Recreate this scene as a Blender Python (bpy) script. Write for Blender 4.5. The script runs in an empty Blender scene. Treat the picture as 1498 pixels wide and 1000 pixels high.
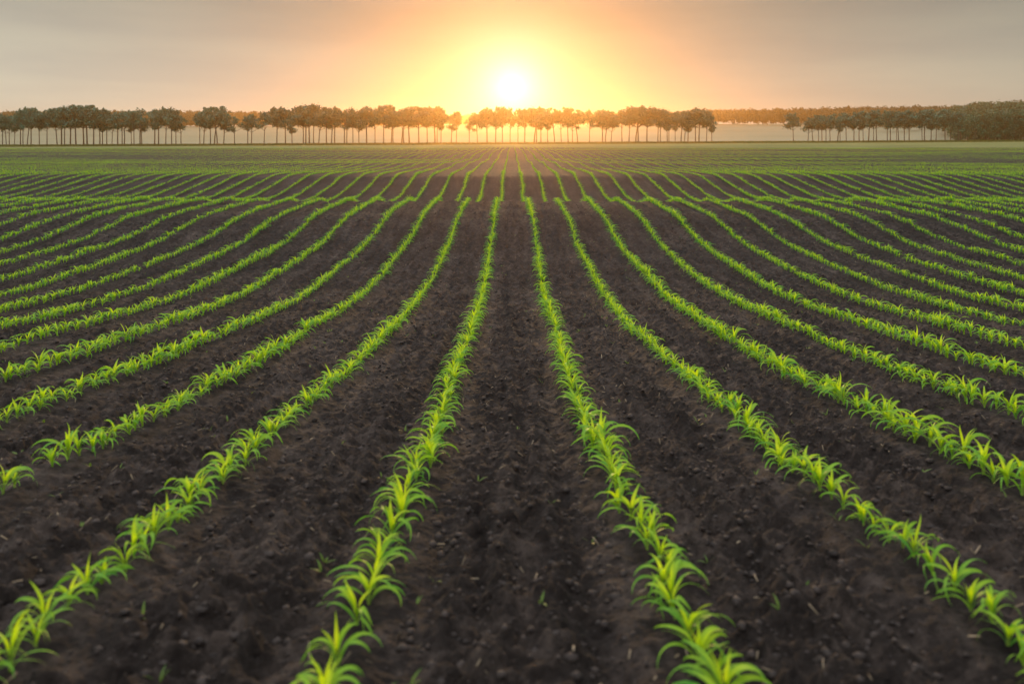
import bpy, math
import numpy as np

R = math.radians
rng = np.random.default_rng(11)
scene = bpy.context.scene
COL = scene.collection

# ------------------------------------------------------------------ camera numbers
FPX = 1165.0                     # focal length in pixels of the 1498 px wide photograph
YH = 200.0                       # image row of the eye-level horizon
PITCH = 0.0                      # level camera with a lens shift: upright trunks stay upright
CY = YH                          # image row of the principal point
CAMZ = 1.0
ROW = 0.70                       # row spacing in metres
SUN_EL, SUN_AZ = R(3.8), 0.0     # sun straight ahead (+Y)
DISC_EL = R(3.5)


def ray(px, py):
    v = (CY - py) / FPX
    return ((px - 749.0) / FPX, math.cos(PITCH) + v * math.sin(PITCH), -math.sin(PITCH) + v * math.cos(PITCH))


def at_dist(px, py, Y):
    d = ray(px, py)
    k = Y / d[1]
    return d[0] * k, Y, CAMZ + d[2] * k


# ------------------------------------------------------------------ small helpers
def smooth(a, b, x):
    t = np.clip((x - a) / (b - a), 0, 1)
    return t * t * (3 - 2 * t)


def hash2(ix, iy, seed):
    h = (ix.astype(np.int64) * 374761393 + iy.astype(np.int64) * 668265263 + seed * 974711) & 0xFFFFFFFF
    h = ((h ^ (h >> 13)) * 1274126177) & 0xFFFFFFFF
    h = h ^ (h >> 16)
    return (h & 0xFFFFFF) / float(0xFFFFFF)


def vnoise(x, y, seed=0):
    x0, y0 = np.floor(x), np.floor(y)
    fx, fy = x - x0, y - y0
    fx = fx * fx * (3 - 2 * fx)
    fy = fy * fy * (3 - 2 * fy)
    a, b = hash2(x0, y0, seed), hash2(x0 + 1, y0, seed)
    c, d = hash2(x0, y0 + 1, seed), hash2(x0 + 1, y0 + 1, seed)
    return (a + (b - a) * fx) * (1 - fy) + (c + (d - c) * fx) * fy


def build(name, V, F, mat, parent=None, smooth_shade=False, attrs=None, link=True):
    V = np.asarray(V, dtype=np.float32)
    F = np.asarray(F, dtype=np.int32)
    n, k = F.shape
    me = bpy.data.meshes.new(name)
    me.vertices.add(len(V))
    me.vertices.foreach_set('co', V.ravel())
    me.loops.add(n * k)
    me.loops.foreach_set('vertex_index', F.ravel())
    me.polygons.add(n)
    me.polygons.foreach_set('loop_start', np.arange(0, n * k, k, dtype=np.int32))
    if smooth_shade:
        me.polygons.foreach_set('use_smooth', np.ones(n, dtype=bool))
    for key, val in (attrs or {}).items():
        a = me.attributes.new(key, 'FLOAT', 'POINT')
        a.data.foreach_set('value', np.asarray(val, dtype=np.float32))
    me.update(calc_edges=True)
    me.materials.append(mat)
    o = bpy.data.objects.new(name, me)
    if link:
        COL.objects.link(o)
    if parent is not None:
        o.parent = parent
    return o


def empty(name, loc=(0, 0, 0)):
    o = bpy.data.objects.new(name, None)
    o.empty_display_size = 0.1
    COL.objects.link(o)
    o.location = loc
    return o


def tag(o, label=None, cat=None, group=None, kind=None):
    for k, v in (('label', label), ('category', cat), ('group', group), ('kind', kind)):
        if v:
            o[k] = v
    return o


def ordinal(n):
    s = 'th' if 10 <= n % 100 <= 20 else {1: 'st', 2: 'nd', 3: 'rd'}.get(n % 10, 'th')
    return f'{n}{s}'


WORDS = ['zeroth', 'first', 'second', 'third', 'fourth', 'fifth', 'sixth', 'seventh', 'eighth', 'ninth', 'tenth',
         'eleventh', 'twelfth', 'thirteenth', 'fourteenth']

# ------------------------------------------------------------------ materials


def new_mat(name):
    m = bpy.data.materials.new(name)
    m.use_nodes = True
    nt = m.node_tree
    nt.nodes.clear()
    out = nt.nodes.new('ShaderNodeOutputMaterial')
    return m, nt, out


def N(nt, typ, **kw):
    n = nt.nodes.new(typ)
    for k, v in kw.items():
        if k in n.inputs:
            n.inputs[k].default_value = v
        else:
            setattr(n, k, v)
    return n


def ramp(nt, fac, stops):
    r = nt.nodes.new('ShaderNodeValToRGB')
    el = r.color_ramp.elements
    while len(el) < len(stops):
        el.new(0.5)
    for e, (p, c) in zip(el, stops):
        e.position = p
        e.color = (*c, 1)
    nt.links.new(fac, r.inputs[0])
    return r.outputs[0]


def mixc(nt, fac, a, b, mode='MIX'):
    m = nt.nodes.new('ShaderNodeMix')
    m.data_type = 'RGBA'
    m.blend_type = mode
    for sock, val in ((m.inputs[0], fac), (m.inputs[6], a), (m.inputs[7], b)):
        if isinstance(val, bpy.types.NodeSocket):
            nt.links.new(val, sock)
        elif isinstance(val, (int, float)):
            sock.default_value = val
        else:
            sock.default_value = (*val, 1)
    return m.outputs[2]


def math_(nt, op, a, b=None, clamp=False):
    m = nt.nodes.new('ShaderNodeMath')
    m.operation = op
    m.use_clamp = clamp
    for i, val in enumerate((a, b)):
        if val is None:
            continue
        if isinstance(val, bpy.types.NodeSocket):
            nt.links.new(val, m.inputs[i])
        else:
            m.inputs[i].default_value = val
    return m.outputs[0]


def noise(nt, vec, scale, detail=4, rough=0.55):
    n = N(nt, 'ShaderNodeTexNoise', Scale=scale, Detail=detail, Roughness=rough)
    nt.links.new(vec, n.inputs['Vector'])
    return n.outputs['Fac']


def foliage_mat(name, dark, light, trans, transcol, attr=True, rough=0.5, spec=0.25):
    m, nt, out = new_mat(name)
    if attr:
        a = N(nt, 'ShaderNodeAttribute', attribute_name='tint')
        fac = a.outputs['Fac']
    geo = N(nt, 'ShaderNodeNewGeometry')
    n = noise(nt, geo.outputs['Position'], 9.0, 5, 0.7)
    f2 = math_(nt, 'ADD', fac, math_(nt, 'MULTIPLY', math_(nt, 'SUBTRACT', n, 0.5), 0.9), True)
    col = ramp(nt, f2, [(0.0, dark), (1.0, light)])
    p = N(nt, 'ShaderNodeBsdfPrincipled', Roughness=rough)
    p.inputs['Specular IOR Level'].default_value = spec
    nt.links.new(col, p.inputs['Base Color'])
    t = N(nt, 'ShaderNodeBsdfTranslucent')
    nt.links.new(mixc(nt, 1.0, col, transcol, 'MULTIPLY'), t.inputs['Color'])
    mx = N(nt, 'ShaderNodeMixShader', Fac=trans)
    nt.links.new(p.outputs[0], mx.inputs[1])
    nt.links.new(t.outputs[0], mx.inputs[2])
    nt.links.new(mx.outputs[0], out.inputs['Surface'])
    return m


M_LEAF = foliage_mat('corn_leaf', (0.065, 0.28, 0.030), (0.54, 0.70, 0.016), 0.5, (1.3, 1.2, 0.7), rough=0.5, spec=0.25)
M_STALK = foliage_mat('corn_stalk', (0.12, 0.22, 0.03), (0.22, 0.32, 0.05), 0.2, (1, 1, 0.6))
M_WEED = foliage_mat('weed_leaf', (0.05, 0.11, 0.02), (0.12, 0.19, 0.03), 0.4, (1.2, 1.2, 0.6))
M_CROWN = foliage_mat('tree_leaves', (0.020, 0.082, 0.066), (0.050, 0.160, 0.110), 0.10, (1.2, 1.1, 0.5), rough=0.6, spec=0.15)
M_EDGE = foliage_mat('wood_leaves', (0.008, 0.052, 0.036), (0.026, 0.120, 0.066), 0.10, (1.2, 1.1, 0.5), rough=0.6, spec=0.15)
M_FAR = foliage_mat('far_wood_leaves', (0.016, 0.038, 0.030), (0.034, 0.072, 0.050), 0.08, (1.2, 1.1, 0.6), rough=0.7, spec=0.1)
M_GRASS = foliage_mat('verge_grass', (0.045, 0.075, 0.018), (0.10, 0.135, 0.035), 0.35, (1.2, 1.15, 0.5))


def bark():
    m, nt, out = new_mat('tree_bark')
    geo = N(nt, 'ShaderNodeNewGeometry')
    n = noise(nt, geo.outputs['Position'], 3.0, 4)
    p = N(nt, 'ShaderNodeBsdfPrincipled', Roughness=0.9)
    nt.links.new(ramp(nt, n, [(0.3, (0.030, 0.024, 0.020)), (0.7, (0.075, 0.062, 0.050))]), p.inputs['Base Color'])
    nt.links.new(p.outputs[0], out.inputs['Surface'])
    return m


M_BARK = bark()


def plain(name, c1, c2, scale, rough=0.85):
    m, nt, out = new_mat(name)
    geo = N(nt, 'ShaderNodeNewGeometry')
    n = noise(nt, geo.outputs['Position'], scale, 3)
    p = N(nt, 'ShaderNodeBsdfPrincipled', Roughness=rough)
    p.inputs['Specular IOR Level'].default_value = 0.2
    nt.links.new(ramp(nt, n, [(0.3, c1), (0.7, c2)]), p.inputs['Base Color'])
    nt.links.new(p.outputs[0], out.inputs['Surface'])
    return m


M_CLOD = plain('soil_crumb', (0.012, 0.0095, 0.0085), (0.048, 0.038, 0.034), 30.0)
M_STRAW = plain('dry_straw', (0.09, 0.07, 0.045), (0.24, 0.19, 0.13), 20.0)


def soil_mat():
    m, nt, out = new_mat('field_soil')
    geo = N(nt, 'ShaderNodeNewGeometry')
    pos = geo.outputs['Position']
    sep = N(nt, 'ShaderNodeSeparateXYZ')
    nt.links.new(pos, sep.inputs[0])
    mp = N(nt, 'ShaderNodeMapping')
    mp.inputs['Scale'].default_value = (7.0, 0.7, 1.0)
    nt.links.new(pos, mp.inputs[0])
    n1 = math_(nt, 'ADD', math_(nt, 'MULTIPLY', noise(nt, mp.outputs[0], 1.0, 5, 0.6), 0.6), math_(nt, 'MULTIPLY', noise(nt, pos, 1.1, 4), 0.4))
    n2 = noise(nt, pos, 13.0, 8, 0.72)
    n3 = noise(nt, pos, 75.0, 4, 0.6)
    soil = ramp(nt, math_(nt, 'ADD', math_(nt, 'MULTIPLY', n2, 0.55), math_(nt, 'MULTIPLY', n1, 0.45)),
                [(0.38, (0.0075, 0.0056, 0.0047)), (0.50, (0.0225, 0.0174, 0.0148)), (0.63, (0.075, 0.058, 0.049))])
    speck = math_(nt, 'GREATER_THAN', n3, 0.70)
    soil = mixc(nt, math_(nt, 'MULTIPLY', speck, 0.45), soil, (0.15, 0.13, 0.12))
    # far meadow beyond the corn, and the fields behind the tree belt
    mn = noise(nt, pos, 0.05, 4)
    mead = ramp(nt, mn, [(0.3, (0.085, 0.105, 0.030)), (0.7, (0.15, 0.160, 0.050))])
    wob = math_(nt, 'MULTIPLY', math_(nt, 'SUBTRACT', mn, 0.5), 16.0)
    yy = math_(nt, 'ADD', sep.outputs['Y'], wob)
    f1 = N(nt, 'ShaderNodeMapRange')
    f1.inputs[1].default_value, f1.inputs[2].default_value = 126.0, 134.0
    nt.links.new(yy, f1.inputs[0])
    c = mixc(nt, f1.outputs[0], soil, mead)
    f2 = N(nt, 'ShaderNodeMapRange')
    f2.inputs[1].default_value, f2.inputs[2].default_value = 285.0, 330.0
    nt.links.new(yy, f2.inputs[0])
    fn = noise(nt, pos, 0.012, 3)
    field = ramp(nt, fn, [(0.35, (0.16, 0.17, 0.105)), (0.65, (0.21, 0.21, 0.14))])
    c = mixc(nt, f2.outputs[0], c, field)
    p = N(nt, 'ShaderNodeBsdfPrincipled', Roughness=0.92)
    p.inputs['Specular IOR Level'].default_value = 0.12
    nt.links.new(c, p.inputs['Base Color'])
    bsum = math_(nt, 'ADD', n2, math_(nt, 'MULTIPLY', n3, 0.35))
    b = N(nt, 'ShaderNodeBump', Strength=1.0, Distance=0.035)
    nt.links.new(bsum, b.inputs['Height'])
    nt.links.new(b.outputs[0], p.inputs['Normal'])
    nt.links.new(p.outputs[0], out.inputs['Surface'])
    return m


M_SOIL = soil_mat()

# ------------------------------------------------------------------ terrain
# (image row, gap between neighbouring corn rows there) -> distance and height of the field
GAPS = [(1000, 528), (950, 486), (850, 412), (800, 372), (750, 329), (700, 287), (600, 205), (500, 130), (416, 81.2),
        (360, 62.0), (315, 52), (304, 48), (293.5, 43.8), None, (290.5, 30.6), (275, 28.2), (255, 25.2), (245, 20.0),
        (235, 15.4), (225, 12.3)]
PY, PZ = [], []
for g in GAPS:
    if g is None:
        continue
    y, gap = g
    Z = ROW * FPX / gap
    d = ray(749, y)
    PY.append(Z * d[1])
    PZ.append(CAMZ + Z * d[2] - 0.05)
crest = 12
PY.insert(crest + 1, PY[crest] + 2.2)
PZ.insert(crest + 1, PZ[crest] - 0.42)
PY.insert(crest + 2, PY[crest] + 4.8)
PZ.insert(crest + 2, PZ[crest] - 0.62)
sl = (PZ[1] - PZ[0]) / (PY[1] - PY[0])
PY = [-80.0, -3.0] + PY
PZ = [PZ[0] - sl * (PY[2] + 5), PZ[0] - sl * (PY[2] + 3)] + PZ
for Y, y in ((120, 217.5), (200, 213.2), (260, 211.3), (310, 210.0)):
    PY.append(Y)
    PZ.append(at_dist(749, y, Y)[2])
for Y, z in ((400, 0.2), (520, 4.5), (700, 10.0), (820, 13.0), (1000, 14.0), (1750, 14.0)):
    PY.append(Y)
    PZ.append(z)
PY, PZ = np.array(PY), np.array(PZ)


def pchip(xk, yk):
    h = np.diff(xk)
    dl = np.diff(yk) / h
    m = np.zeros_like(yk)
    for i in range(1, len(xk) - 1):
        if dl[i - 1] * dl[i] > 0:
            w1, w2 = 2 * h[i] + h[i - 1], h[i] + 2 * h[i - 1]
            m[i] = (w1 + w2) / (w1 / dl[i - 1] + w2 / dl[i])
    m[0], m[-1] = dl[0], dl[-1]

    def f(x):
        x = np.clip(x, xk[0], xk[-1])
        i = np.clip(np.searchsorted(xk, x) - 1, 0, len(xk) - 2)
        t = (x - xk[i]) / h[i]
        t2, t3 = t * t, t * t * t
        return (2 * t3 - 3 * t2 + 1) * yk[i] + (t3 - 2 * t2 + t) * h[i] * m[i] + (-2 * t3 + 3 * t2) * yk[i + 1] + (t3 - t2) * h[i] * m[i + 1]
    return f


profile = pchip(PY, PZ)


def terrain(X, Y):
    """broad shape of the land, without clods"""
    X, Y = np.asarray(X, float), np.asarray(Y, float)
    z = profile(Y + 0.35 * (vnoise(X * 0.11 + 40, Y * 0.05, 3) - 0.5) * smooth(6, 16, Y))
    z = z + np.clip(X, -400, 400) * 0.0042 * smooth(90, 250, Y)
    z = z + (0.22 * (vnoise(X * 0.025 + 9, Y * 0.13, 6) - 0.5) + 0.11 * (vnoise(X * 0.05, Y * 0.33 + 5, 7) - 0.5)) * smooth(33, 50, Y) * (1 - smooth(150, 220, Y))
    z = z + 0.10 * (vnoise(X * 0.09, Y * 0.07, 5) - 0.5) * smooth(8, 22, Y)
    z = z + 7.5 * smooth(0.49, 0.60, X / np.maximum(Y, 1)) * smooth(325, 470, Y)          # wooded hill on the right
    return z


def rowx(k, Y):
    """x of corn row k at distance Y: rows are drilled straight with a little wander"""
    Y = np.asarray(Y, float)
    kk = np.zeros_like(Y) + k
    base = ROW * kk + 0.365 + 0.012 * np.sign(kk + 0.5)
    return base + 0.05 * (vnoise(kk * 7.31 + 3, Y * 0.55, 21) - 0.5) + 0.06 * (vnoise(kk * 3.7, Y * 0.17, 22) - 0.5)


def relief(X, Y):
    """clods, harrow grooves and the low ridge under each corn row"""
    fade = 1 - smooth(14, 34, Y)
    kf = (X - 0.365) / ROW
    dr = np.abs(kf - np.round(kf)) * ROW
    z = 0.018 * np.exp(-(dr / 0.10) ** 2) - 0.012 * np.exp(-((dr - 0.17) / 0.06) ** 2)
    mid = smooth(0.10, 0.22, dr)
    a = vnoise(X * 11, Y * 11, 31)
    b = vnoise(X * 24 + 7, Y * 24, 32)
    c = vnoise(X * 52, Y * 52 + 9, 33)
    d = vnoise(X * 100, Y * 100, 34)
    big = vnoise(X * 3.2, Y * 3.2, 35)
    lump = np.clip(b - 0.45, 0, 1) * 2
    z = z + (0.5 + 0.7 * mid) * (1 - smooth(13, 27, Y)) * (0.014 * (a - 0.5) + 0.026 * lump * (0.3 + big) + 0.020 * np.abs(c - 0.5) * 2 + 0.009 * (d - 0.5) + 0.012 * np.sin(X * 44 + 3 * big + 2 * a)) + 0.02 * (big - 0.5) * fade
    return z


def ground_z(X, Y):
    return terrain(X, Y) + relief(X, Y)


ys = [-60, -30, -12, -5, -2, -0.5, 0.3]
y = 0.9
while y < 95:
    ys.append(y)
    y *= 1.0042
for s in np.geomspace(97, 1100, 120):
    ys.append(s)
ys = np.array(ys)
inner = 641
u_in = np.linspace(-1, 1, inner)
u_out = np.linspace(0, 1, 26)[1:] ** 2.2
cols = inner + 2 * len(u_out)
W = np.where(ys < 0.5, 2.2, 0.78 * np.maximum(ys, 0) + 1.5)
GX = np.zeros((len(ys), cols))
no = len(u_out)
GX[:, no:no + inner] = u_in[None, :] * W[:, None]
GX[:, no + inner:] = W[:, None] + u_out[None, :] * (1000 - W[:, None])
GX[:, :no] = -(W[:, None] + u_out[::-1][None, :] * (1000 - W[:, None]))
GY = np.repeat(ys[:, None], cols, 1)
gx, gy = GX.ravel(), GY.ravel()
inn = np.zeros((len(ys), cols), bool)
inn[:, no:no + inner] = True
gz = terrain(gx, gy)
sel = inn.ravel() & (gy > 0.5) & (gy < 60)
gz[sel] += relief(gx[sel], gy[sel])
idx = np.arange(len(ys) * cols).reshape(len(ys), cols)
F = np.stack([idx[:-1, :-1].ravel(), idx[:-1, 1:].ravel(), idx[1:, 1:].ravel(), idx[1:, :-1].ravel()], 1)
tag(build('ground', np.stack([gx, gy, gz], 1), F, M_SOIL, smooth_shade=True), kind='structure')

# ------------------------------------------------------------------ corn plants


def leaf(L, Wd, az, h0, e0, e1, nsec, across, bow=0.0, twist=0.0, tone=1.0):
    """one strap leaf arching out from the stalk; returns verts, quads, tint"""
    t = np.linspace(0, 1, nsec + 1)
    el = e0 + (e1 - e0) * t ** 1.25
    ds = L / nsec
    r = np.concatenate([[0], np.cumsum(np.cos(el[:-1]) * ds)]) + 0.004
    z = np.concatenate([[0], np.cumsum(np.sin(el[:-1]) * ds)]) + h0
    az_t = az + bow * t * t
    cx, cy = np.cos(az_t) * r, np.sin(az_t) * r
    w = Wd * (0.55 + 0.45 * np.sin(np.clip(t / 0.4, 0, 1) * math.pi / 2)) * np.clip((1 - t) / 0.62, 0, 1) ** 0.75
    w[-1] = max(w[-1], 0.0006)
    tw = twist * t
    sx, sy = -np.sin(az_t), np.cos(az_t)
    nx, ny, nz = -np.sin(el) * np.cos(az_t), -np.sin(el) * np.sin(az_t), np.cos(el)
    rows = []
    ss = np.linspace(-1, 1, across + 1)
    for s in ss:
        lift = abs(s) * 0.22 if across > 1 else 0
        a, b = s * np.cos(tw), s * np.sin(tw) + lift
        rows.append(np.stack([cx + (sx * a + nx * b) * w / 2, cy + (sy * a + ny * b) * w / 2, z + nz * b * w / 2], 1))
    V = np.stack(rows, 1).reshape(-1, 3)
    n = across + 1
    f = []
    for i in range(nsec):
        for j in range(across):
            f.append((i * n + j, i * n + j + 1, (i + 1) * n + j + 1, (i + 1) * n + j))
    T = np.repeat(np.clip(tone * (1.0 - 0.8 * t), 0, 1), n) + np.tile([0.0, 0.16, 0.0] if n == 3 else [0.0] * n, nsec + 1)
    return V, np.array(f), T


def stalk(h, r0, r1, sides=6):
    a = np.arange(sides) / sides * 2 * math.pi
    V, f = [], []
    for k, (zz, r) in enumerate(((-0.02, r0), (h * 0.5, r0 * 0.9), (h, r1))):
        V += [(math.cos(x) * r, math.sin(x) * r, zz) for x in a]
        if k:
            b = (k - 1) * sides
            f += [(b + i, b + (i + 1) % sides, b + sides + (i + 1) % sides, b + sides + i) for i in range(sides)]
    return np.array(V), np.array(f), np.full(len(V), 0.6)


def plant_spec(seed):
    g = np.random.default_rng(seed)
    n = int(g.integers(6, 9))
    base = g.uniform(-0.5, 0.5)
    specs = []
    for i in range(n):
        az = base + math.pi * (i % 2) + g.uniform(-0.8, 0.8)
        f = i / max(1, n - 1)
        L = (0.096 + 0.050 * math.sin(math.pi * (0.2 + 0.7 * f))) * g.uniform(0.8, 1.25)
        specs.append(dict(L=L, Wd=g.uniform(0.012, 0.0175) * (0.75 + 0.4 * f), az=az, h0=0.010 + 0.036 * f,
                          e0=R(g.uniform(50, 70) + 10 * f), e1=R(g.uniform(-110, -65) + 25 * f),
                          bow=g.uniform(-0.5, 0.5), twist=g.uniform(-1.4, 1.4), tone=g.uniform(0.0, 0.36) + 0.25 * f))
    for i in range(3):
        specs.append(dict(L=g.uniform(0.075, 0.115), Wd=g.uniform(0.011, 0.016), az=base + math.pi * i + 0.5 * i + g.uniform(-0.6, 0.6), h0=0.040,
                          e0=R(g.uniform(76, 88)), e1=R(g.uniform(-25, 55)), bow=g.uniform(-0.6, 0.6), twist=g.uniform(-1.2, 1.2), tone=1.15, whorl=True))
    return specs, 0.052


NVAR = 16
SPECS = [plant_spec(100 + i) for i in range(NVAR)]


def merged_plant(i, nsec, across, widen=1.0, keep=99, with_stalk=True):
    specs, h = SPECS[i]
    VV, FF, TT, off = [], [], [], 0
    use = specs if len(specs) <= keep else specs[-keep:]
    for s in use:
        s = dict(s)
        s['Wd'] *= widen
        s.pop('whorl', None)
        v, f, t = leaf(nsec=nsec, across=across, **s)
        VV.append(v); FF.append(f + off); TT.append(t); off += len(v)
    if with_stalk:
        v, f, t = stalk(h, 0.0055, 0.004)
        VV.append(v); FF.append(f + off); TT.append(t)
    return np.concatenate(VV), np.concatenate(FF), np.concatenate(TT)


LOD = [[merged_plant(i, 7, 2) for i in range(NVAR)],
       [merged_plant(i, 4, 1, 1.1, with_stalk=False) for i in range(NVAR)],
       [merged_plant(i, 3, 1, 1.15, 6, False) for i in range(NVAR)],
       [merged_plant(i, 2, 1, 1.45, 4, False) for i in range(NVAR)]]

# every plant of the field: x, y, size, heading, variant
plants = []
for k in range(-190, 190):
    x0 = ROW * k + 0.365
    y = 0.95 + rng.uniform(0, 0.2)
    lim = abs(x0)
    y_in = max(0.80, (lim - 2.2) / 0.80)
    if y_in > 130:
        continue
    y = y_in + rng.uniform(0, 0.2)
    pts = []
    vig = rng.uniform(0.92, 1.08)
    while y < 128:
        dens = 0.080 if y < 6 else 0.088 if y < 36 else (0.13 if y < 70 else 0.30)
        y += dens * rng.uniform(0.78, 1.22)
        if rng.random() < 0.008:
            y += rng.uniform(0.08, 0.15)
        pts.append(y)
    P = np.array(pts)
    X = rowx(k, P) + rng.normal(0, 0.012, len(P))
    S = np.clip(rng.normal(1.0, 0.14, len(P)), 0.6, 1.35) * vig * 0.82 * (0.92 + 0.08 * smooth(1.5, 4.0, P)) * (0.88 + 0.3 * vnoise(P * 0.9, np.full(len(P), k * 5.3), 51))
    S = S * (1 - 0.08 * smooth(24, 40, P)) * (1 - smooth(32, 50, P) * (0.12 + 0.6 * np.clip(vnoise(X * 0.10, P * 0.22, 52) - 0.4, 0, 1)))
    H = rng.uniform(-0.75, 0.75, len(P)) + np.where(rng.random(len(P)) < 0.5, math.pi, 0)
    I = rng.integers(0, NVAR, len(P))
    plants.append(np.stack([X, P, S, H, I, np.full(len(P), k)], 1))
plants = np.concatenate(plants)
zs = ground_z(plants[:, 0], plants[:, 1])
zs = np.where(plants[:, 1] > 34, terrain(plants[:, 0], plants[:, 1]), zs) - 0.004
cp, sp = math.cos(PITCH), math.sin(PITCH)
depth = plants[:, 1] * cp - (zs + 0.06 - CAMZ) * sp
up = plants[:, 1] * sp + (zs + 0.06 - CAMZ) * cp
ix = 749 + FPX * plants[:, 0] / depth
iy = CY - FPX * up / depth
inview = (ix > -8) & (ix < 1506) & (iy < 1012) & (depth > 0.5)
order = np.where(inview, depth, 1e9)
near = np.argsort(order)[:300]
is_ind = np.zeros(len(plants), bool)
is_ind[near] = True

# individually modelled seedlings, each with stalk and leaves
proto = {}


def make_corn(i):
    root = empty('corn_plant')
    specs, h = SPECS[i]
    v, f, t = stalk(h, 0.0055, 0.004)
    build('stalk', v, f, M_STALK, root, True, {'tint': t})
    wv, wf, wt, off = [], [], [], 0
    for s in specs:
        s = dict(s)
        w = s.pop('whorl', False)
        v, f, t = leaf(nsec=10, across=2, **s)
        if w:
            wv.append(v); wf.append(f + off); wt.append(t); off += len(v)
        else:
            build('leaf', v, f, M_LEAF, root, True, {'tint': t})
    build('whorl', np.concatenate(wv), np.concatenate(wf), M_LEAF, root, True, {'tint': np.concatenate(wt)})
    return root


def copy_thing(root):
    r = root.copy()
    COL.objects.link(r)
    for ch in root.children:
        c = ch.copy()
        c.parent = r
        COL.objects.link(c)
    return r


byrow = {}
for j in near:
    byrow.setdefault(int(plants[j, 5]), []).append(j)
NUM = {10: 'ten', 11: 'eleven', 4: 'four', 5: 'five', 6: 'six', 7: 'seven', 8: 'eight', 9: 'nine'}
for k, js in sorted(byrow.items()):
    js.sort(key=lambda q: plants[q, 1])
    side = 'left' if k < 0 else 'right'
    nth = -k if k < 0 else k + 1
    for rank, j in enumerate(js, 1):
        x, y, s, h, i, _ = plants[j]
        i = int(i)
        if i not in proto:
            proto[i] = make_corn(i)
            o = proto[i]
        else:
            o = copy_thing(proto[i])
        o.location = (x, y, zs[j])
        o.rotation_euler = (rng.normal(0, 0.07), rng.normal(0, 0.07), h)
        o.scale = (s, s, s * rng.uniform(0.9, 1.12))
        size = 'tall' if s > 0.93 else ('small' if s < 0.75 else 'green')
        tag(o, f'{size} {NUM[len(SPECS[i][0]) - 3]}-leaved corn seedling, {ordinal(rank)} from near end of {WORDS[nth]} row {side} of centre',
            'corn seedling', 'young corn plants drilled in rows')

# the rest of the crop, one mass
VV, FF, TT, off = [], [], [], 0
rest = ~is_ind
lod = np.select([plants[:, 1] < 13, plants[:, 1] < 34, plants[:, 1] < 68], [0, 1, 2], 3)
for L in range(4):
    for i in range(NVAR):
        q = np.where(rest & (lod == L) & (plants[:, 4] == i))[0]
        if not len(q):
            continue
        v, f, t = LOD[L][i]
        c, s_ = np.cos(plants[q, 3]), np.sin(plants[q, 3])
        sc = plants[q, 2]
        X = (v[None, :, 0] * c[:, None] - v[None, :, 1] * s_[:, None]) * sc[:, None] + plants[q, 0][:, None]
        Y = (v[None, :, 0] * s_[:, None] + v[None, :, 1] * c[:, None]) * sc[:, None] + plants[q, 1][:, None]
        Zz = v[None, :, 2] * sc[:, None] + zs[q][:, None]
        VV.append(np.stack([X, Y, Zz], 2).reshape(-1, 3))
        FF.append((f[None] + (np.arange(len(q)) * len(v))[:, None, None] + off).reshape(-1, 4))
        TT.append(np.tile(t, len(q)))
        off += len(q) * len(v)
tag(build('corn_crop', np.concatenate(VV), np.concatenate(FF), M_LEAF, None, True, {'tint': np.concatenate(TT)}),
    'long rows of young green corn running away over the dark rolling field', 'corn crop', kind='stuff')

# ------------------------------------------------------------------ crumbs, straw and weeds on the soil


def scatter(n, y0, y1):
    Y = (rng.uniform(0, 1, n) * (y1 ** 1.15 - y0 ** 1.15) + y0 ** 1.15) ** (1 / 1.15)
    X = rng.uniform(-1, 1, n) * (0.70 * Y + 0.8)
    kf = (X - 0.365) / ROW
    dr = np.abs(kf - np.round(kf)) * ROW
    return X, Y, dr


ico_v, ico_f = [], []
tt = (1 + 5 ** 0.5) / 2
ico_v = np.array([(-1, tt, 0), (1, tt, 0), (-1, -tt, 0), (1, -tt, 0), (0, -1, tt), (0, 1, tt), (0, -1, -tt), (0, 1, -tt), (tt, 0, -1), (tt, 0, 1), (-tt, 0, -1), (-tt, 0, 1)]) / 1.9
ico_f = np.array([(0, 11, 5), (0, 5, 1), (0, 1, 7), (0, 7, 10), (0, 10, 11), (1, 5, 9), (5, 11, 4), (11, 10, 2), (10, 7, 6), (7, 1, 8), (3, 9, 4), (3, 4, 2), (3, 2, 6), (3, 6, 8), (3, 8, 9), (4, 9, 5), (2, 4, 11), (6, 2, 10), (8, 6, 7), (9, 8, 1)])
X, Y, dr = scatter(120000, 1.0, 26)
keep = (dr > 0.07)
X, Y = X[keep], Y[keep]
sz = np.clip(rng.lognormal(math.log(0.0046), 0.55, len(X)), 0.0022, 0.013) * (0.9 + 0.02 * Y)
v = ico_v[None] * (1 + rng.uniform(-0.38, 0.38, (len(X), 12, 1))) * sz[:, None, None]
v = v * np.stack([rng.uniform(0.8, 1.4, len(X)), rng.uniform(0.8, 1.4, len(X)), rng.uniform(0.55, 0.9, len(X))], 1)[:, None, :]
v[:, :, 0] += X[:, None]
v[:, :, 1] += Y[:, None]
v[:, :, 2] += (ground_z(X, Y) + sz * 0.15)[:, None]
f = (ico_f[None] + (np.arange(len(X)) * 12)[:, None, None]).reshape(-1, 3)
tag(build('soil_crumbs', v.reshape(-1, 3), f, M_CLOD, None, False), 'loose dark soil crumbs and small clods strewn between the corn rows', 'soil crumbs', kind='stuff')

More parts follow.
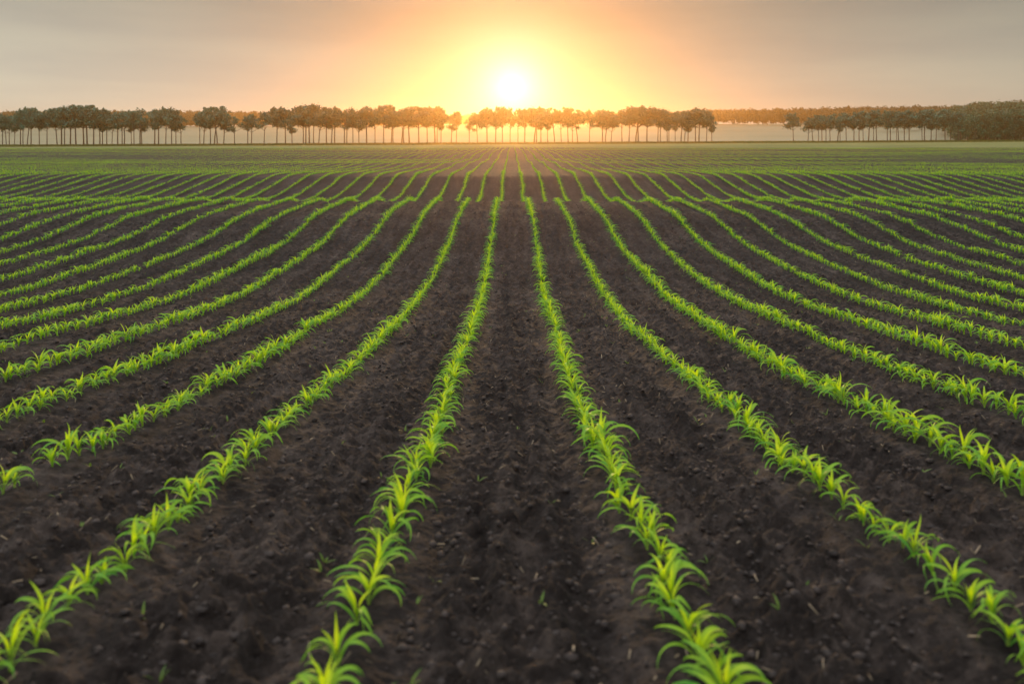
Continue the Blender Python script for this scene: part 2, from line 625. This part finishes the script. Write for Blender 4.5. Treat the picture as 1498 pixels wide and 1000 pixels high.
X, Y, dr = scatter(4200, 1.0, 26)
ang = rng.uniform(0, math.pi, len(X))
Ls = rng.uniform(0.008, 0.026, len(X))
ws = rng.uniform(0.0015, 0.004, len(X)) * (1 + 0.06 * Y)
dx, dy = np.cos(ang) * Ls / 2, np.sin(ang) * Ls / 2
ex, ey = -np.sin(ang) * ws / 2, np.cos(ang) * ws / 2
zc = ground_z(X, Y) + 0.012
dz = rng.normal(0, 0.006, len(X))
corners = []
for zz in (0.0, 0.0018):
    for a, b in ((-1, -1), (1, -1), (1, 1), (-1, 1)):
        corners.append(np.stack([X + a * dx + b * ex, Y + a * dy + b * ey, zc + a * dz + zz], 1))
v = np.stack(corners, 1)
bf = np.array([(0, 3, 2, 1), (4, 5, 6, 7), (0, 1, 5, 4), (1, 2, 6, 5), (2, 3, 7, 6), (3, 0, 4, 7)])
f = (bf[None] + (np.arange(len(X)) * 8)[:, None, None]).reshape(-1, 4)
tag(build('straw_residue', v.reshape(-1, 3), f, M_STRAW), 'pale bits of dry straw scattered on the dark soil', 'straw bits', kind='stuff')

X, Y, dr = scatter(560, 1.2, 16)
VV, FF, TT, off = [], [], [], 0
for x, y in zip(X, Y):
    z0 = float(ground_z(np.array([x]), np.array([y]))[0])
    for q in range(int(rng.integers(2, 5))):
        v, f, t = leaf(rng.uniform(0.014, 0.04), rng.uniform(0.004, 0.009), rng.uniform(0, 6.3), 0.004, R(rng.uniform(30, 75)), R(rng.uniform(-30, 20)), 3, 1)
        VV.append(v + np.array([x, y, z0])); FF.append(f + off); TT.append(t * 0.8); off += len(v)
tag(build('weed_sprouts', np.concatenate(VV), np.concatenate(FF), M_WEED, None, True, {'tint': np.concatenate(TT)}),
    'tiny scattered weed sprouts on the bare soil between rows', 'weeds', kind='stuff')

# ------------------------------------------------------------------ trees


def tube(path, radii, sides=6):
    path = np.array(path, float)
    V, f = [], []
    a = np.arange(sides) / sides * 2 * math.pi
    for i, (p, r) in enumerate(zip(path, radii)):
        d = path[min(i + 1, len(path) - 1)] - path[max(i - 1, 0)]
        d /= np.linalg.norm(d)
        s = np.cross(d, (0.3, 0.9, 0.1)); s /= np.linalg.norm(s)
        t = np.cross(d, s)
        V += [p + (math.cos(x) * s + math.sin(x) * t) * r for x in a]
        if i:
            b = (i - 1) * sides
            f += [(b + j, b + (j + 1) % sides, b + sides + (j + 1) % sides, b + sides + j) for j in range(sides)]
    return np.array(V), np.array(f)


def leaf_cloud(centres, sizes, n_each, lsize, g, tints):
    """many small leaf sprays (bent quads) filling clumps"""
    VV, TT = [], []
    for c, s, tn in zip(centres, sizes, tints):
        n = int(n_each * (s[0] * s[1] * s[2]) ** (1 / 3))
        d = g.normal(size=(n, 3))
        d /= np.linalg.norm(d, axis=1)[:, None]
        rad = g.uniform(0.15, 1.0, n) ** 0.6 * g.uniform(0.75, 1.35, n)
        p = c + d * rad[:, None] * np.array(s)
        nr = d * 0.6 + g.normal(size=(n, 3)) * 0.7
        nr /= np.linalg.norm(nr, axis=1)[:, None]
        a = np.cross(nr, g.normal(size=(n, 3)))
        a /= np.linalg.norm(a, axis=1)[:, None]
        b = np.cross(nr, a)
        la = lsize * g.uniform(0.6, 1.4, n)[:, None]
        lb = la * g.uniform(0.45, 0.8, n)[:, None]
        VV.append(np.stack([p - a * la, p + b * lb * 0.9 - a * 0.1 * la, p + a * la + nr * la * 0.25, p - b * lb], 1).reshape(-1, 3))
        TT.append(np.repeat(np.clip(tn + g.normal(0, 0.2, n), 0, 1), 4))
    V = np.concatenate(VV)
    return V, np.arange(len(V)).reshape(-1, 4), np.concatenate(TT)


def make_belt_tree(seed, style):
    """unit height tree (1 m tall), scaled when placed"""
    g = np.random.default_rng(seed)
    root = empty('belt_tree')
    base = {'broad': 0.46, 'tall': 0.50, 'narrow': 0.40, 'open': 0.42}[style]
    rx = {'broad': 0.30, 'tall': 0.21, 'narrow': 0.14, 'open': 0.24}[style]
    lean = g.uniform(-0.09, 0.09)
    VV, FF, off = [], [], 0

    def addtube(path, rad, sides=6):
        nonlocal off
        v, f = tube(path, rad, sides)
        VV.append(v); FF.append(f + off); off += len(v)
    top = np.array([lean, g.uniform(-0.04, 0.04), 0.86])
    mid = np.array([lean * 0.35 + g.uniform(-0.02, 0.02), 0, 0.42])
    addtube([(0, 0, -0.02), (0.0, 0, 0.03), (lean * 0.15, 0, 0.2), mid, (mid + top) / 2, top], [0.021, 0.016, 0.0135, 0.0115, 0.008, 0.003])
    cents, sizes, tints = [], [], []
    nl = {'broad': 9, 'tall': 7, 'narrow': 5, 'open': 6}[style]
    cx = lean * 0.7
    for q in range(nl):
        az = q * 2.4 + g.uniform(-0.4, 0.4)
        zz = base + 0.07 + (0.90 - base - 0.07) * (q + 0.5) / nl
        rr = rx * g.uniform(0.7, 1.25) * (0.80 * math.sin(math.pi * np.clip(0.18 + 0.78 * (zz - base) / (1 - base), 0, 1)) + 0.12) * g.uniform(0.75, 1.1)
        tip = np.array([cx + math.cos(az) * rr, math.sin(az) * rr, zz])
        z0 = max(0.36, zz - g.uniform(0.16, 0.26))
        st = mid + (top - mid) * np.clip((z0 - 0.42) / 0.44, 0, 1) if z0 > 0.42 else mid
        addtube([st, (st + tip) / 2 + np.array([0, 0, -0.02]), tip], [0.0075, 0.005, 0.0025], 5)
        sz = g.uniform(0.06, 0.115) * (1.2 if style == 'broad' else 1.0)
        cents.append(tip); sizes.append((sz * 1.25, sz * 1.2, sz * 0.85)); tints.append(g.uniform(0.2, 0.8))
        if g.random() < 0.75:
            cents.append(tip * np.array([0.5, 0.5, 1]) + np.array([cx * 0.5, 0, g.uniform(-0.03, 0.05)]))
            sizes.append((sz * 1.1, sz * 1.1, sz * 0.9)); tints.append(g.uniform(0.1, 0.6))
    for q in range(4):
        cents.append(np.array([cx + g.uniform(-0.6, 0.6) * rx, g.uniform(-0.5, 0.5) * rx, g.uniform(0.86, 0.97)])); sizes.append((0.04, 0.04, g.uniform(0.03, 0.06))); tints.append(0.7)
    for q in range(0):                                   # ragged low sprays
        az = g.uniform(0, 6.3)
        cents.append(np.array([cx * 0.6 + math.cos(az) * rx * 0.3, math.sin(az) * rx * 0.3, base + g.uniform(-0.06, 0.03)]))
        sizes.append((0.04, 0.04, 0.055)); tints.append(0.3)
    v, f, t = leaf_cloud(cents, sizes, 900 if style != 'open' else 620, 0.026, g, tints)
    build('trunk', np.concatenate(VV), np.concatenate(FF), M_BARK, root, True)
    build('crown', v, f, M_CROWN, root, False, {'tint': t})
    return root


STYLES = ['broad', 'tall', 'narrow', 'broad', 'tall', 'open', 'narrow', 'tall', 'broad', 'open', 'tall', 'narrow']
STYLE_TXT = {'broad': 'broad rounded', 'tall': 'tall oval', 'narrow': 'slender narrow', 'open': 'loose gappy'}
z1 = [15, 38, 55, 85, 120, 135, 160, 182, 230, 275, 335, 360, 378, 412, 445, 490, 510, 548, 585, 600, 625, 655, 690, 715, 727, 770, 785, 820, 830, 905, 928, 970, 1005, 1030, 1060, 1170, 1192, 1232, 1255, 1272, 1308, 1372, 1450, 1472]
z2 = [45, 120, 170, 210, 275, 290, 310, 335, 365, 410, 440, 458, 515, 530, 565, 600, 645, 695, 745, 790, 800, 850, 862, 895, 950, 1000, 1045, 1058, 1080, 1140, 1170, 1245, 1295, 1350, 1400, 1440, 1485]
z3 = [30, 70, 125, 140, 165, 205, 245, 285, 325, 350, 380, 450, 525, 542, 575, 640, 680, 720, 735, 785, 850, 864, 905, 915, 950, 985, 1005, 1025, 1070, 1090, 1135, 1165]
z4 = [150, 235, 265, 298, 318, 342, 365, 410, 424, 460, 505, 535, 560, 590, 620, 637, 700, 718, 755, 767, 800, 828, 905, 918, 955, 985, 1038, 1070, 1115]
main_x = sorted([q / 4 for q in z1] + [375 + q / 4 for q in z2] + [750 + q / 4 for q in z3])
right_x = [1123 + q / 4 for q in z4]
TOPX = [0, 20, 40, 60, 75, 88, 105, 125, 145, 170, 200, 220, 240, 255, 270, 300, 315, 330, 360, 375, 400, 415, 430, 450, 465, 480, 500, 515, 540, 560, 575, 590, 620, 640, 660, 672, 690, 715, 740, 780, 820, 850, 880, 905, 930, 945, 960, 1000, 1020, 1045, 1150, 1160, 1200, 1250, 1300, 1340, 1402]
TOPY = [160, 162, 157, 160, 162, 157, 155, 152, 158, 162, 161, 157, 156, 160, 161, 156, 154, 161, 162, 163, 157, 157, 161, 152, 154, 157, 158, 158, 157, 152, 158, 157, 155, 157, 160, 164, 162, 158, 155, 157, 155, 159, 161, 161, 156, 155, 159, 160, 159, 161, 170, 166, 166, 163, 161, 160, 161]


def crown_top(px):
    return float(np.interp(px, TOPX, TOPY))


tree_proto = {}
trng = np.random.default_rng(77)


def place_tree(px, wide, label, group):
    Yb = 250 + (px / 1498) * 45 + trng.uniform(-5, 6)
    X = (px - 749) / FPX * (Yb * cp - (-3) * sp)
    zb = float(terrain(np.array([X]), np.array([Yb]))[0])
    # height that brings the crown to its image row
    ty = crown_top(px) + (trng.uniform(0.0, 2.0) if wide else trng.uniform(1.0, 12.0))
    h = at_dist(px, ty, Yb)[2] - zb
    cand = [i for i, s in enumerate(STYLES) if (s in ('broad',) if wide else s != 'broad')]
    i = int(cand[trng.integers(len(cand))])
    if i not in tree_proto:
        tree_proto[i] = make_belt_tree(500 + i, STYLES[i])
        o = tree_proto[i]
    else:
        o = copy_thing(tree_proto[i])
    o.location = (X, Yb, zb)
    o.rotation_euler = (0, 0, trng.uniform(0, 6.28))
    wv = h * (trng.uniform(0.82, 1.25))
    o.scale = (wv, wv, h * 1.03)
    tag(o, label.format(STYLE_TXT[STYLES[i]]), 'tree', group)


wide_x = [42, 90, 105, 123, 143, 232, 240, 308, 318, 402, 417, 444, 456, 490, 560, 540, 611, 625, 640, 655, 715, 735, 782, 812, 845, 881, 930, 946, 965, 1000, 1018]
for n, px in enumerate(main_x, 1):
    wide = min(abs(px - w) for w in wide_x) < 5
    place_tree(px, wide, 'bare-trunked tree with {} crown, ' + ordinal(n) + ' from left in the long tree belt', 'trees of the long belt across the field')
for n, px in enumerate(right_x, 1):
    wide = n in (1, 4, 8, 12, 16, 18, 21, 24, 27)
    place_tree(px, wide, 'bare-trunked tree with {} crown, ' + ordinal(n) + ' from left in the short belt beyond the gap', 'trees of the short belt right of the gap')


# bushy trees along the wood's front at the right
def make_bushy(seed):
    g = np.random.default_rng(seed)
    root = empty('bushy_tree')
    v, f = tube([(0, 0, -0.02), (0.01, 0, 0.3), (0.02, 0.01, 0.8)], [0.03, 0.02, 0.006])
    build('trunk', v, f, M_BARK, root, True)
    cents, sizes, tints = [], [], []
    for q in range(16):
        z = 0.10 + 0.82 * (q + 0.5) / 16
        rr = 0.26 * math.sin(math.pi * (0.22 + 0.7 * z)) * g.uniform(0.6, 1.1)
        az = q * 2.4 + g.uniform(-0.3, 0.3)
        s = g.uniform(0.09, 0.14)
        cents.append(np.array([math.cos(az) * rr, math.sin(az) * rr, z])); sizes.append((s, s, s * 0.9)); tints.append(g.uniform(0.1, 0.9))
    v, f, t = leaf_cloud(cents, sizes, 700, 0.034, g, tints)
    build('crown', v, f, M_EDGE, root, False, {'tint': t})
    return root


bush = {}
ex = np.linspace(1400, 1512, 15)
for n, px in enumerate(ex, 1):
    px = px + trng.uniform(-3, 3)
    Yb = 318 + trng.uniform(-6, 8) + (4 if n % 2 else -4)
    X = (px - 749) / FPX * (Yb * cp - (-3) * sp)
    zb = float(terrain(np.array([X]), np.array([Yb]))[0])
    ty = 172 - 12 * (px - 1400) / 100 + trng.uniform(-4, 6)
    h = at_dist(px, ty, Yb)[2] - zb
    i = n % 5
    o = copy_thing(bush[i]) if i in bush else bush.setdefault(i, make_bushy(900 + i))
    o.location = (X, Yb, zb)
    o.rotation_euler = (0, 0, trng.uniform(0, 6.28))
    o.scale = (h * 0.95, h * 0.95, h)
    tag(o, 'bushy tree leafy to the ground, ' + ordinal(n) + ' from left fronting the right-hand wood', 'tree', "trees on the wood's front edge")

# distant woods: one mass each
def forest(pts, conif, mat, name, label, lsize=0.9, n_each=11):
    g = np.random.default_rng(31)
    VV, TT = [], []
    for (x, y, z, h) in pts:
        cents, sizes, tints = [], [], []
        tn = g.uniform(0.1, 0.9)
        if g.random() < conif:
            for q in range(5):
                zz = h * (0.2 + 0.75 * q / 5)
                s = h * 0.17 * (1.05 - q / 5)
                cents.append(np.array([x, y, z + zz])); sizes.append((s, s, h * 0.13)); tints.append(tn * 0.6)
        else:
            for q in range(5):
                s = h * g.uniform(0.17, 0.26)
                cents.append(np.array([x + g.normal(0, h * 0.16), y + g.normal(0, h * 0.12), z + h * g.uniform(0.35, 0.80)])); sizes.append((s, s, s * 0.85)); tints.append(tn)
        v, f, t = leaf_cloud(cents, sizes, n_each, lsize * h / 14, g, tints)
        VV.append(v); TT.append(t)
    V = np.concatenate(VV)
    o = build(name, V, np.arange(len(V)).reshape(-1, 4), mat, None, False, {'tint': np.concatenate(TT)})
    tag(o, label, 'wood', kind='stuff')


RX = [-120, 0, 200, 380, 420, 470, 700, 880, 930, 1000, 1100, 1200, 1300, 1420, 1650]
RT = [160, 160, 160, 160.5, 162, 164, 166, 165, 162, 160, 157.5, 156, 154, 152, 150]      # top row of the ridge wood
RYd = [720, 720, 720, 740, 800, 950, 1000, 950, 850, 760, 700, 660, 620, 580, 560]
ridge = []
for px in np.arange(-110, 1640, 3.2):
    for d in range(3):
        p = px + trng.uniform(-2.5, 2.5)
        Yb = np.interp(p, RX, RYd) + d * 9 + trng.uniform(-3, 3)
        X = (p - 749) / FPX * Yb * 1.0
        z = float(terrain(np.array([X]), np.array([Yb]))[0])
        h = at_dist(p, np.interp(p, RX, RT) + trng.uniform(0, 5) * (0.5 if d else 1), Yb)[2] - z
        if h > 3:
            ridge.append((X, Yb, z, h))
left = [q for q in ridge if q[0] < -100]
right = [q for q in ridge if q[0] >= -100]
forest(left, 0.75, M_FAR, 'distant_conifer_wood', 'dark spiky wood on the horizon behind the left half of the belt')
forest(right, 0.1, M_FAR, 'distant_leafy_wood', 'hazy rounded wood on the low ridge right of the sun')
hill = []
for yb in np.arange(332, 500, 7.5):
    for px in np.arange(1385, 1700, 9):
        p = px + trng.uniform(-5, 5)
        Yb = yb + trng.uniform(-3, 3)
        if p < 1405 + (yb - 332) * -0.55 or p < 1330:
            continue
        X = (p - 749) / FPX * Yb
        hill.append((X, Yb, float(terrain(np.array([X]), np.array([Yb]))[0]), trng.uniform(9.0, 11.5)))
for px in np.arange(1290, 1420, 4):
    Yb = 470 + trng.uniform(0, 25)
    X = (px - 749) / FPX * Yb
    hill.append((X, Yb, float(terrain(np.array([X]), np.array([Yb]))[0]), trng.uniform(7, 9.5)))
forest(hill, 0.0, M_EDGE, 'hillside_wood', 'dense green wood covering the low hill at the right edge', 0.75, 22)

# rough grass along the foot of the belt
VV, TT = [], []
n = 26000
px = rng.uniform(-60, 1560, n)
Yb = 250 + (px / 1498) * 45 + rng.normal(0, 5, n)
X = (px - 749) / FPX * Yb
Z0 = terrain(X, Yb)
hh = rng.uniform(0.25, 0.75, n)
wd = rng.uniform(0.1, 0.3, n)
ln = rng.normal(0, 0.2, n)
v = np.stack([np.stack([X - wd, Yb, Z0 - 0.02], 1), np.stack([X + wd, Yb + 0.1, Z0 - 0.02], 1), np.stack([X + ln + wd * 0.2, Yb + ln, Z0 + hh], 1), np.stack([X + ln - wd * 0.2, Yb + ln, Z0 + hh * 0.95], 1)], 1).reshape(-1, 3)
tag(build('verge_grass', v, np.arange(len(v)).reshape(-1, 4), M_GRASS, None, False, {'tint': np.repeat(rng.uniform(0, 0.7, n), 4)}),
    'rough dark grass strip along the foot of the tree belt', 'grass', kind='stuff')

# ------------------------------------------------------------------ haze
HAZE_DENS, HAZE_G = 0.00052, 0.845
m, nt, out = new_mat('haze_air')
pv = N(nt, 'ShaderNodeVolumePrincipled', Density=HAZE_DENS, Anisotropy=HAZE_G)
pv.inputs['Color'].default_value = (0.97, 0.58, 0.22, 1)
nt.links.new(pv.outputs[0], out.inputs['Volume'])
bx = [(x, y, z) for z in (-12.0, 31.0) for y in (-75.0, 1120.0) for x in (-1020.0, 1020.0)]
tag(build('haze', bx, [(0, 2, 3, 1), (4, 5, 7, 6), (0, 1, 5, 4), (1, 3, 7, 5), (3, 2, 6, 7), (2, 0, 4, 6)], m), 'warm evening haze hanging over the field and woods', 'haze', kind='stuff')

# ------------------------------------------------------------------ sun and sky
sd = bpy.data.lights.new('sun', 'SUN')
sd.energy = 2.4
sd.angle = R(2.2)
sd.color = (1.0, 0.60, 0.26)
so = bpy.data.objects.new('sun', sd)
so.rotation_euler = (math.pi / 2 - SUN_EL, 0, math.pi)   # shines from +Y toward the camera
COL.objects.link(so)

w = bpy.data.worlds.new('World')
scene.world = w
w.use_nodes = True
nt = w.node_tree
nt.nodes.clear()
out = nt.nodes.new('ShaderNodeOutputWorld')
tc = N(nt, 'ShaderNodeTexCoord')
dirv = tc.outputs['Generated']
sky = N(nt, 'ShaderNodeTexSky')
sky.sky_type = 'NISHITA'
sky.sun_disc = False
sky.sun_elevation = SUN_EL
sky.sun_rotation = 0.0
sky.dust_density = 3.0
bg1 = N(nt, 'ShaderNodeBackground', Strength=0.008)
nt.links.new(sky.outputs[0], bg1.inputs[0])
sep = N(nt, 'ShaderNodeSeparateXYZ')
nt.links.new(dirv, sep.inputs[0])
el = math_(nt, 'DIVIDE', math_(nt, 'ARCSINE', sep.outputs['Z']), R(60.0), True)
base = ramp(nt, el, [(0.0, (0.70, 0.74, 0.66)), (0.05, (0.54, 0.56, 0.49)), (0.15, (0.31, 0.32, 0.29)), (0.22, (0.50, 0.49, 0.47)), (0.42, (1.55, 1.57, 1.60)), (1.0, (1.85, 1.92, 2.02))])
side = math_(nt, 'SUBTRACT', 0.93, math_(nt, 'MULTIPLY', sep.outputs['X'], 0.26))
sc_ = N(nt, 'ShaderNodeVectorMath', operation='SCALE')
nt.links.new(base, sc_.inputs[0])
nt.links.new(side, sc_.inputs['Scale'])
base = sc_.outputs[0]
# veil of thin cloud
mp = N(nt, 'ShaderNodeMapping')
mp.inputs['Scale'].default_value = (1.6, 1.6, 11.0)
mp.inputs['Rotation'].default_value = (0.0, R(-9), 0.0)
nt.links.new(dirv, mp.inputs[0])
cl = noise(nt, mp.outputs[0], 2.2, 5, 0.5)
base = mixc(nt, 1.0, base, ramp(nt, cl, [(0.36, (0.955, 0.955, 0.97)), (0.64, (1.12, 1.10, 1.06))]), 'MULTIPLY')
dt = N(nt, 'ShaderNodeVectorMath', operation='DOT_PRODUCT')
nt.links.new(dirv, dt.inputs[0])
dt.inputs[1].default_value = (0, math.cos(DISC_EL), math.sin(DISC_EL))
ang = math_(nt, 'ARCCOSINE', math_(nt, 'MINIMUM', dt.outputs['Value'], 0.9999999))


def lobe(width_deg, power, amp, colr):
    a = math_(nt, 'POWER', math_(nt, 'DIVIDE', ang, R(width_deg)), power)
    e = math_(nt, 'MULTIPLY', math_(nt, 'EXPONENT', math_(nt, 'MULTIPLY', a, -1.0)), amp)
    return mixc(nt, e, (0, 0, 0), colr)


dim = lobe(15.0, 1.6, 1.0, (1, 1, 1))
cur = mixc(nt, dim, base, mixc(nt, 1.0, base, (0.58, 0.40, 0.50), 'MULTIPLY'))
for wd_, pw, amp, cc in ((1.7, 1.0, 1.0, (1.0, 1.0, 1.25)), (4.0, 1.2, 1.0, (0.05, 0.08, 0.05)), (17.0, 1.3, 1.0, (0.07, 0.055, 0.02))):
    cur = mixc(nt, 1.0, cur, lobe(wd_, pw, amp, cc), 'ADD')
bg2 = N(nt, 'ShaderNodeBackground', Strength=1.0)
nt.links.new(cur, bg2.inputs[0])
ad = N(nt, 'ShaderNodeAddShader')
nt.links.new(bg1.outputs[0], ad.inputs[0])
nt.links.new(bg2.outputs[0], ad.inputs[1])
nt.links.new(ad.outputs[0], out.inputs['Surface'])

# ------------------------------------------------------------------ camera
cd = bpy.data.cameras.new('camera')
cd.sensor_width = 36.0
cd.lens = 36.0 * FPX / 1498.0
cd.shift_y = -(500.0 - CY) / 1498.0
cd.clip_start = 0.05
cd.clip_end = 6000
cd.dof.use_dof = True
cd.dof.focus_distance = 9.5
cd.dof.aperture_fstop = 2.7
cam = bpy.data.objects.new('camera', cd)
cam.location = (0, 0, CAMZ)
cam.rotation_euler = (math.pi / 2 - PITCH, 0, 0)
COL.objects.link(cam)
scene.camera = cam

scene.view_settings.view_transform = 'Standard'
scene.view_settings.look = 'None'
scene.view_settings.exposure = 0.0
scene.view_settings.gamma = 1.0
scene.cycles.use_denoising = True
scene.cycles.max_bounces = 6
scene.cycles.diffuse_bounces = 3
scene.cycles.glossy_bounces = 2
scene.cycles.transmission_bounces = 4
scene.cycles.volume_bounces = 0
scene.cycles.sample_clamp_indirect = 4.0
print('plants', len(plants), 'objects', len(bpy.data.objects))
